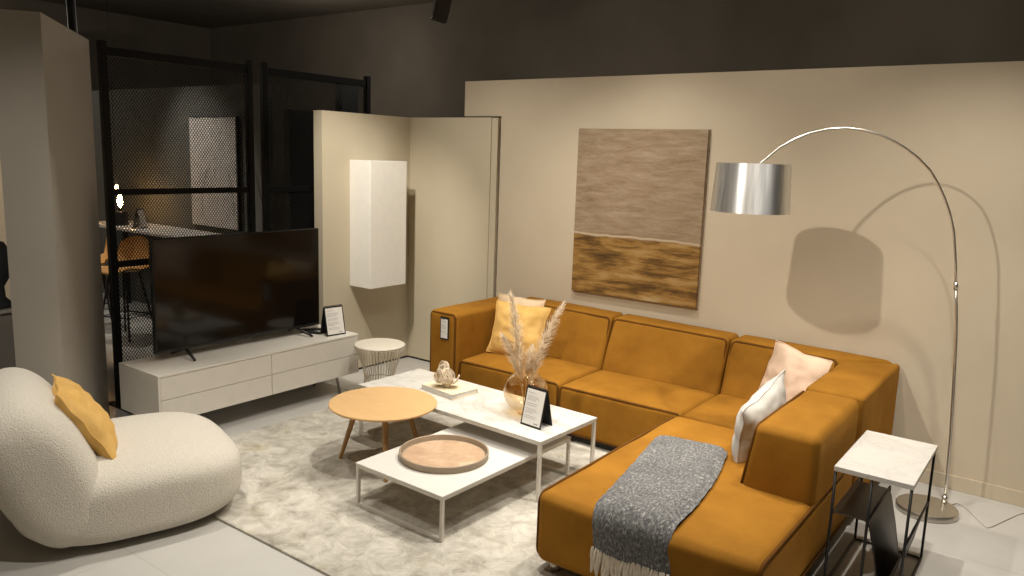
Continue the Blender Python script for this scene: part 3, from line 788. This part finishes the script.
# ------------------------------------------------------------------ armchair
ac = thing('lounge_armchair', 'large rounded cream boucle lounge chair at the left', 'armchair', (-4.05, 2.15, 0))
A_ = Vector((.298, .954, 0)); Nn = Vector((.954, -.298, 0)); P0 = Vector((-3.835, 1.598, 0))
def ach(s_, off, z): return P0 + A_*s_ + Nn*off + Vector((0, 0, z))
def superblob(cs, co_, cz, hs, ho, hz, e1, e2, tilt=0, n=48, e2b=None):
    """superellipsoid in (s, off, z): e1 shapes the s-z section, e2 the roundness across the width"""
    rows = []
    def sp_(v, e_): return math.copysign(abs(v)**e_, v)
    for i in range(n+1):
        ph = -PI/2+PI*i/n; row = []
        for j in range(2*n):
            th = 2*PI*j/(2*n)
            w = sp_(math.sin(ph), e2); k = abs(math.cos(ph))**e2
            kz = k if (e2b is None or math.sin(th) > 0) else k**(e2b/e2)
            x = hs*k*sp_(math.cos(th), e1); z = hz*kz*sp_(math.sin(th), e1)
            ct, stt = math.cos(tilt), math.sin(tilt)
            row.append(ach(cs+x*ct+z*stt, co_+ho*w, cz-x*stt+z*ct))
        rows.append(row)
    return M().grid(rows, closed_u=True)
seat = superblob(.345, -.395, .213, .565, .52, .205, .60, .56, 0, e2b=.26)
obj('seat', seat, BOUCLE, ac)
back = superblob(-.075, -.395, .408, .235, .52, .412, .78, .54, -.42, e2b=.26)
obj('backrest', back, BOUCLE, ac)
obj('base', M().prism([tuple((ach(.06, -.16, 0)).to_2d()), tuple((ach(.66, -.16, 0)).to_2d()), tuple((ach(.66, -.70, 0)).to_2d()), tuple((ach(.06, -.70, 0)).to_2d())][::-1], .0005, .05), DARKFEET, ac)  # inset block coloured dark to read as the shadow gap underneath
scatter('throw_pillow', 'ochre velvet cushion propped on the cream armchair', tuple(ach(.15, -.32, .575)), (.93, -.36, .0), (-.19, -.50, .84), .46, .46, .17, OCHRE, 6)

# ------------------------------------------------------------------ mesh screens
def lattice(x, y0, y1, z0, z1, p=.024, q=.0165, w=.0060, t=.002):
    ny = int(round((y1-y0)/p))*2; dy = (y1-y0)/ny; nz = int((z1-z0)/q)
    vs = []; fs = []
    for r_ in range(nz):
        base = len(vs); zc = z0+(r_+.5)*q; sg = 1 if r_ % 2 else -1
        for i in range(ny+1):
            z = zc + sg*(q*.5-.001)*(1 if i % 2 else -1); y = y0+i*dy
            vs += [(x-t, y, z-w/2), (x-t, y, z+w/2), (x+t, y, z+w/2), (x+t, y, z-w/2)]
        for i in range(ny):
            b = base+4*i
            for k in range(4):
                l = (k+1) % 4; fs.append((b+k, b+4+k, b+4+l, b+l))
    return M().add(vs, fs)
def screen(label, y0, y1):
    x = -5.78
    th = thing('mesh_screen', label, 'screen', (x, (y0+y1)/2, 0))
    for y in (y0, y1-.05): obj('post', M().box(x-.025, x+.025, y, y+.05, .0125, 2.705, .003), BLACKF, th)
    for nm, z, h in (('rail', 2.605, .06), ('rail', 1.615, .045), ('rail', 1.08, .045), ('rail', .03, .05)):
        obj(nm, M().box(x-.018, x+.018, y0+.051, y1-.051, z, z+h, .002), BLACKF, th)
    obj('expanded_mesh', lattice(x, y0+.051, y1-.051, .08, 2.605), BLACKF, th)
    for y in (y0, y1-.05): obj('foot_plate', M().box(x-.16, x+.20, y-.005, y+.055, 0, .012, .002), BLACKF, th)
screen('black metal mesh screen nearest the grey pillar', 2.835, 4.085)
screen('black metal mesh screen partly behind the sand panel', 4.185, 5.415)

# ------------------------------------------------------------------ beyond the screens
db = thing('display_panel', 'dark narrow panel standing behind the right mesh screen', 'panel', (-6.55, 5.18, 0))
obj('board', M().box(-6.60, -6.50, 5.03, 5.33, 0, 2.375, .003), DARKFEET, db); obj('foot', M().box(-6.64, -6.605, 5.03, 5.33, 0, .02, .002), DARKFEET, db)
tag(obj('dark_panel', M().box(-6.60, -6.50, 5.70, 5.935, 0, 2.685, .003), BLACK), 'taller dark panel behind the corner of the right mesh screen', 'panel')
ba = thing('wall_board', 'large pale canvas board hanging behind the mesh screen', 'painting', (-7.82, 5.03, 1.1))
obj('canvas', M().box(-8.265, -7.385, 5.018, 5.034, 1.105, 2.30, .002), CANVASW, ba)
obj('frame', M().box(-8.275, -7.375, 5.0345, 5.0495, 1.095, 2.31, .002).box(-7.384, -7.36, 5.01, 5.0342, 1.095, 2.31, .001).box(-8.275, -7.36, 5.012, 5.0342, 2.301, 2.31, .001), BLACK, ba)
ar = M()
obj('arch_line', ar.tube([(-8.05+.30*(1-math.cos(PI*i/20)), 5.0165, 1.25+.62*math.sin(PI*i/20)) for i in range(21)], .004, 6), BOOKG, ba)
bt_ = thing('bar_table', 'white counter height table behind the mesh screen', 'table', (-8.2, 4.72, 0))
obj('tabletop', M().box(-9.7, -6.95, 4.45, 5.0, 1.015, 1.045, .003), MARBLE2, bt_)
for (x, y) in ((-9.62, 4.52), (-7.03, 4.52), (-9.62, 4.93), (-7.03, 4.93)): obj('leg', M().box(x-.025, x+.025, y-.025, y+.025, 0, 1.0145, .002), BLACK, bt_)
def barstool(label, x, y, ang):
    th = thing('bar_stool', label, 'stool', (x, y, 0), 'bar stools behind the mesh screen')
    m_ = rz(ang, (x, y, 0)); rows = []
    prof_ = [(.21, .70), (.18, .72), (.10, .715), (0, .70), (-.10, .71), (-.16, .745), (-.195, .82), (-.215, .92), (-.225, 1.0), (-.228, 1.04)]
    for k, (yy, z) in enumerate(prof_):
        hw = (.17, .20, .215, .22, .22, .225, .23, .22, .19, .13)[k]; row = []
        for j in range(13):
            u = -1+2*j/12
            row.append(m_ @ Vector((hw*u, yy + (.05*u*u if k > 4 else 0), z + (.035*u*u if k < 6 else -.03*u*u))))
        rows.append(row)
    ms = M().grid(rows).grid([[p+Vector((0, 0, -.012)) if i < 5 else p+(m_.to_3x3() @ Vector((0, -.012, 0))) for p in reversed(r)] for i, r in enumerate(rows)])
    obj('shell', ms, TAN, th)
    for sx in (-1, 1):
        for sy in (-1, 1):
            obj('leg', M().tube([m_ @ Vector((sx*.10, sy*.09, .69)), m_ @ Vector((sx*.20, sy*.19, .008))], .011, 8), BLACK, th)
    obj('footrest', M().tube([m_ @ Vector((sx*.166, sy*.157, .24)) for sx, sy in ((-1, -1), (1, -1), (1, 1), (-1, 1))], .008, 8, closed=True), BLACK, th)
barstool('tan shell bar stool showing through the mesh beside the television', -7.90, 4.02, math.radians(200))
barstool('tan shell bar stool glimpsed between pillar and mesh screen', -8.50, 3.98, math.radians(160))
tl = thing('table_lamp', 'small black table lamp with a glowing bulb on the bar table', 'table lamp', (-8.6, 4.70, 1.046))
lx, ly = -9.10, 4.62
tl.location = (lx, ly, 1.0455)
obj('base', M().lathe([(0, 1.0455), (.075, 1.0455), (.08, 1.06), (.08, 1.19), (.07, 1.205), (.02, 1.21), (.02, 1.25), (0, 1.25)], (lx, ly, 0), 28), BLACK, tl, sharp=40)
obj('bulb', M().lathe([(0, 1.251), (.014, 1.255), (.025, 1.29), (.030, 1.33), (.024, 1.375), (.010, 1.40), (0, 1.402)], (lx, ly, 0), 24), emis('warm_bulb', (1., .55, .18), 120), tl)
pd = thing('pendant_bulb', 'tiny glowing bulb hanging above the black table lamp', 'lamp', (-9.16, 4.62, 1.5))
obj('bulb', M().lathe([(0, 1.455), (.018, 1.465), (.022, 1.485), (.012, 1.51), (0, 1.512)], (-9.16, 4.62, 0), 16), emis('warm_bulb_small', (1., .65, .3), 14), pd)
obj('cable', M().tube([(-9.16, 4.62, 1.5125), (-9.16, 4.62, 4.2)], .004, 6), BLACK, pd)
sg2 = sign('small tent sign standing on the bar table behind the mesh', (-8.67, 4.62, 1.0458), math.radians(128), .16, .22, .05)
# plant in the gap behind the second screen
pv = thing('vase', 'dark vase of dry twigs behind the right mesh screen', 'vase', (-7.2, 5.4, 0))
obj('pot', M().lathe([(0, .9), (.06, .9), (.085, 1.0), (.07, 1.12), (.04, 1.17), (.045, 1.19), (0, 1.19)], (-6.75, 4.93, 0), 24), BLACK, pv)
for k in range(5):
    a = k*1.3; obj('twig', M().tube([(-6.75, 4.93, 1.1), (-6.75+.05*math.cos(a), 4.93+.05*math.sin(a), 1.45), (-6.75+.14*math.cos(a), 4.93+.16*math.sin(a), 1.75+.06*k)], [.006, .005, .002], 6), OLIVE, pv)
pdl = thing('plinth', 'dark plinth under the vase of twigs', 'plinth', (-6.75, 4.93, 0))
obj('block', M().box(-6.90, -6.60, 4.78, 5.08-.06, .04, .8995, .003), DARKFEET, pdl); obj('foot', M().box(-6.87, -6.63, 4.81, 4.99, 0, .0395, .002), BLACK, pdl)
# counter and dark shape at the very left
lc = thing('counter_unit', 'low grey counter at the left edge beyond the pillar', 'counter', (-6.6, 2.0, 0))
obj('worktop', M().box(-7.5, -6.10, 1.2, 2.42, .775, .80, .003), BOOKG, lc)
obj('body', M().box(-7.45, -6.14, 1.25, 2.40, .0, .7745, .003), GREYMETAL, lc)
hs = thing('dark_shape', 'dark rounded ornament on the counter at the left edge', 'shape', (-6.235, 2.25, .8))  # made-up solid standing in for a dark curved patch
obj('rounded_solid', M().lathe([(0, .8005), (.09, .8005), (.09, .83), (.05, .87), (.045, .95), (.085, 1.02), (.11, 1.10), (.10, 1.20), (.06, 1.27), (0, 1.29)], (-6.235, 2.25, 0), 24), CHARC, hs)
# ceiling parts
sp2 = thing('ceiling_spotlight', 'dark box spotlight hanging from the ceiling above the sand panels', 'spotlight', (-5.9, 6.4, 4.2))
mm = Matrix.Translation((-5.80, 6.52, 3.68)) @ Matrix.Rotation(.9, 4, 'Z') @ Matrix.Rotation(.22, 4, 'Y')
obj('housing', M().box(-.085, .085, -.085, .085, -.30, .20, .006, mat=mm), plain('spot_housing', (.05, .032, .02), .6), sp2)
obj('stem', M().tube([(-5.84, 6.52, 3.84), (-5.84, 6.52, 4.2)], .02, 10), BLACK, sp2)
ps = thing('ceiling_hanger', 'thick black cable dropping from the ceiling behind the pillar', 'cable', (-8.2, 3.85, 4.2))
obj('cable', M().tube([(-8.25, 3.80, 4.2), (-8.24, 3.80, 3.4), (-8.22, 3.80, 2.9), (-8.2, 3.80, 2.2)], .042, 10), BLACK, ps)
obj('ceiling_cup', M().lathe([(0, 4.14), (.07, 4.14), (.08, 4.199), (0, 4.199)], (-8.25, 3.80, 0), 20), BLACK, ps)

# ------------------------------------------------------------------ light
def spot(name, loc, tgt, watt, size=60, blend=.6, rad=.035, col=(1, .86, .68)):
    l = bpy.data.lights.new(name, 'SPOT'); l.energy = watt; l.spot_size = math.radians(size); l.spot_blend = blend
    l.shadow_soft_size = rad; l.color = col
    o = bpy.data.objects.new(name, l); COL.objects.link(o); o.location = loc
    o.rotation_euler = (Vector(tgt)-Vector(loc)).to_track_quat('-Z', 'Y').to_euler()
    return o
WARM = (1, .93, .82)
spot('spot_key', (-2.232, 1.60, 3.46), (-1.9, 5.3, .75), 225, 80, .9, .03, WARM)
spot('spot_table', (-3.70, 4.40, 3.45), (-3.3, 3.7, .2), 120, 80, .8, .03, WARM)
spot('spot_art', (-2.75, 4.35, 3.45), (-2.7, 4.75, .4), 130, 100, 1, .05, WARM)
spot('spot_wall', (-.45, 4.2, 3.45), (-.55, 4.7, .4), 150, 100, 1, .05, WARM)
spot('spot_wall', (-4.1, 3.6, 3.45), (-4.2, 5.3, .7), 115, 90, 1, .06, WARM)
spot('far_wall_fill', (-12.6, 5.4, 3.6), (-13.4, 6.0, 2.9), 30, 60, 1, .05, WARM)  # added fill, brightens the distant wall; no fixture there
spot('spot_armchair', (-4.15, 2.35, 3.45), (-4.0, 2.0, .3), 135, 52, .8, .03, WARM)
spot('spot_right', (-.55, 3.4, 3.45), (-.5, 4.1, .1), 135, 80, .8, .03, WARM)
spot('spot_chaise', (-1.3, 3.9, 3.45), (-1.5, 3.8, .4), 165, 80, .8, .03, WARM)
spot('spot_cross', (-2.0, 4.2, 3.45), (-2.7, 3.4, .2), 90, 80, .8, .03, WARM)
spot('spot_cabinet', (-3.9, 3.3, 3.45), (-5.1, 4.75, 1.35), 220, 46, .8, .03, WARM)
spot('spot_cross', (-2.2, 3.0, 3.45), (-2.9, 3.2, .2), 170, 80, .8, .03, WARM)
spot('spot_pillar', (-1.8, .3, 3.45), (-4.75, 1.95, 1.2), 145, 40, .9, .05, WARM)
spot('spot_floor', (-2.5, 1.2, 3.45), (-3.5, 1.9, .1), 125, 56, .9, .05, WARM)
spot('spot_dining', (-8.6, 4.0, 3.6), (-8.0, 4.8, 1.2), 150, 64, .8, .05, WARM)
spot('spot_counter', (-7.4, 2.2, 3.6), (-8.9, 2.2, 1.2), 200, 90, .8, .05, WARM)
for i, x in enumerate((-3.0, -.9, 1.2)):
    spot('front_wall_fill', (x, -1.6, 3.9), (x, -3.0, 1.6), 330, 60, .8, .05, WARM)  # added unseen lamps: give the lampshade something bright to reflect, plus fill
for i, (x, y, e_) in enumerate(((-9, 7.3, 45), (-5, 7.3, 28), (-1.5, 7.3, 20), (2, 7.3, 20), (-11.5, 3, 60))):
    l = bpy.data.lights.new('background_fill', 'POINT'); l.energy = e_; l.shadow_soft_size = .15; l.color = WARM  # added fill for the dark walls and ceiling; no pendants hang here
    o = bpy.data.objects.new('background_fill', l); COL.objects.link(o); o.location = (x, y, 3.3)
w = bpy.data.worlds.new('world'); S.world = w; w.use_nodes = True
w.node_tree.nodes['Background'].inputs['Color'].default_value = (1, .90, .78, 1)
w.node_tree.nodes['Background'].inputs['Strength'].default_value = .0
S.view_settings.view_transform = 'Standard'; S.view_settings.look = 'None'
S.view_settings.exposure = .2; S.view_settings.gamma = 1; S.view_settings.use_curve_mapping = False
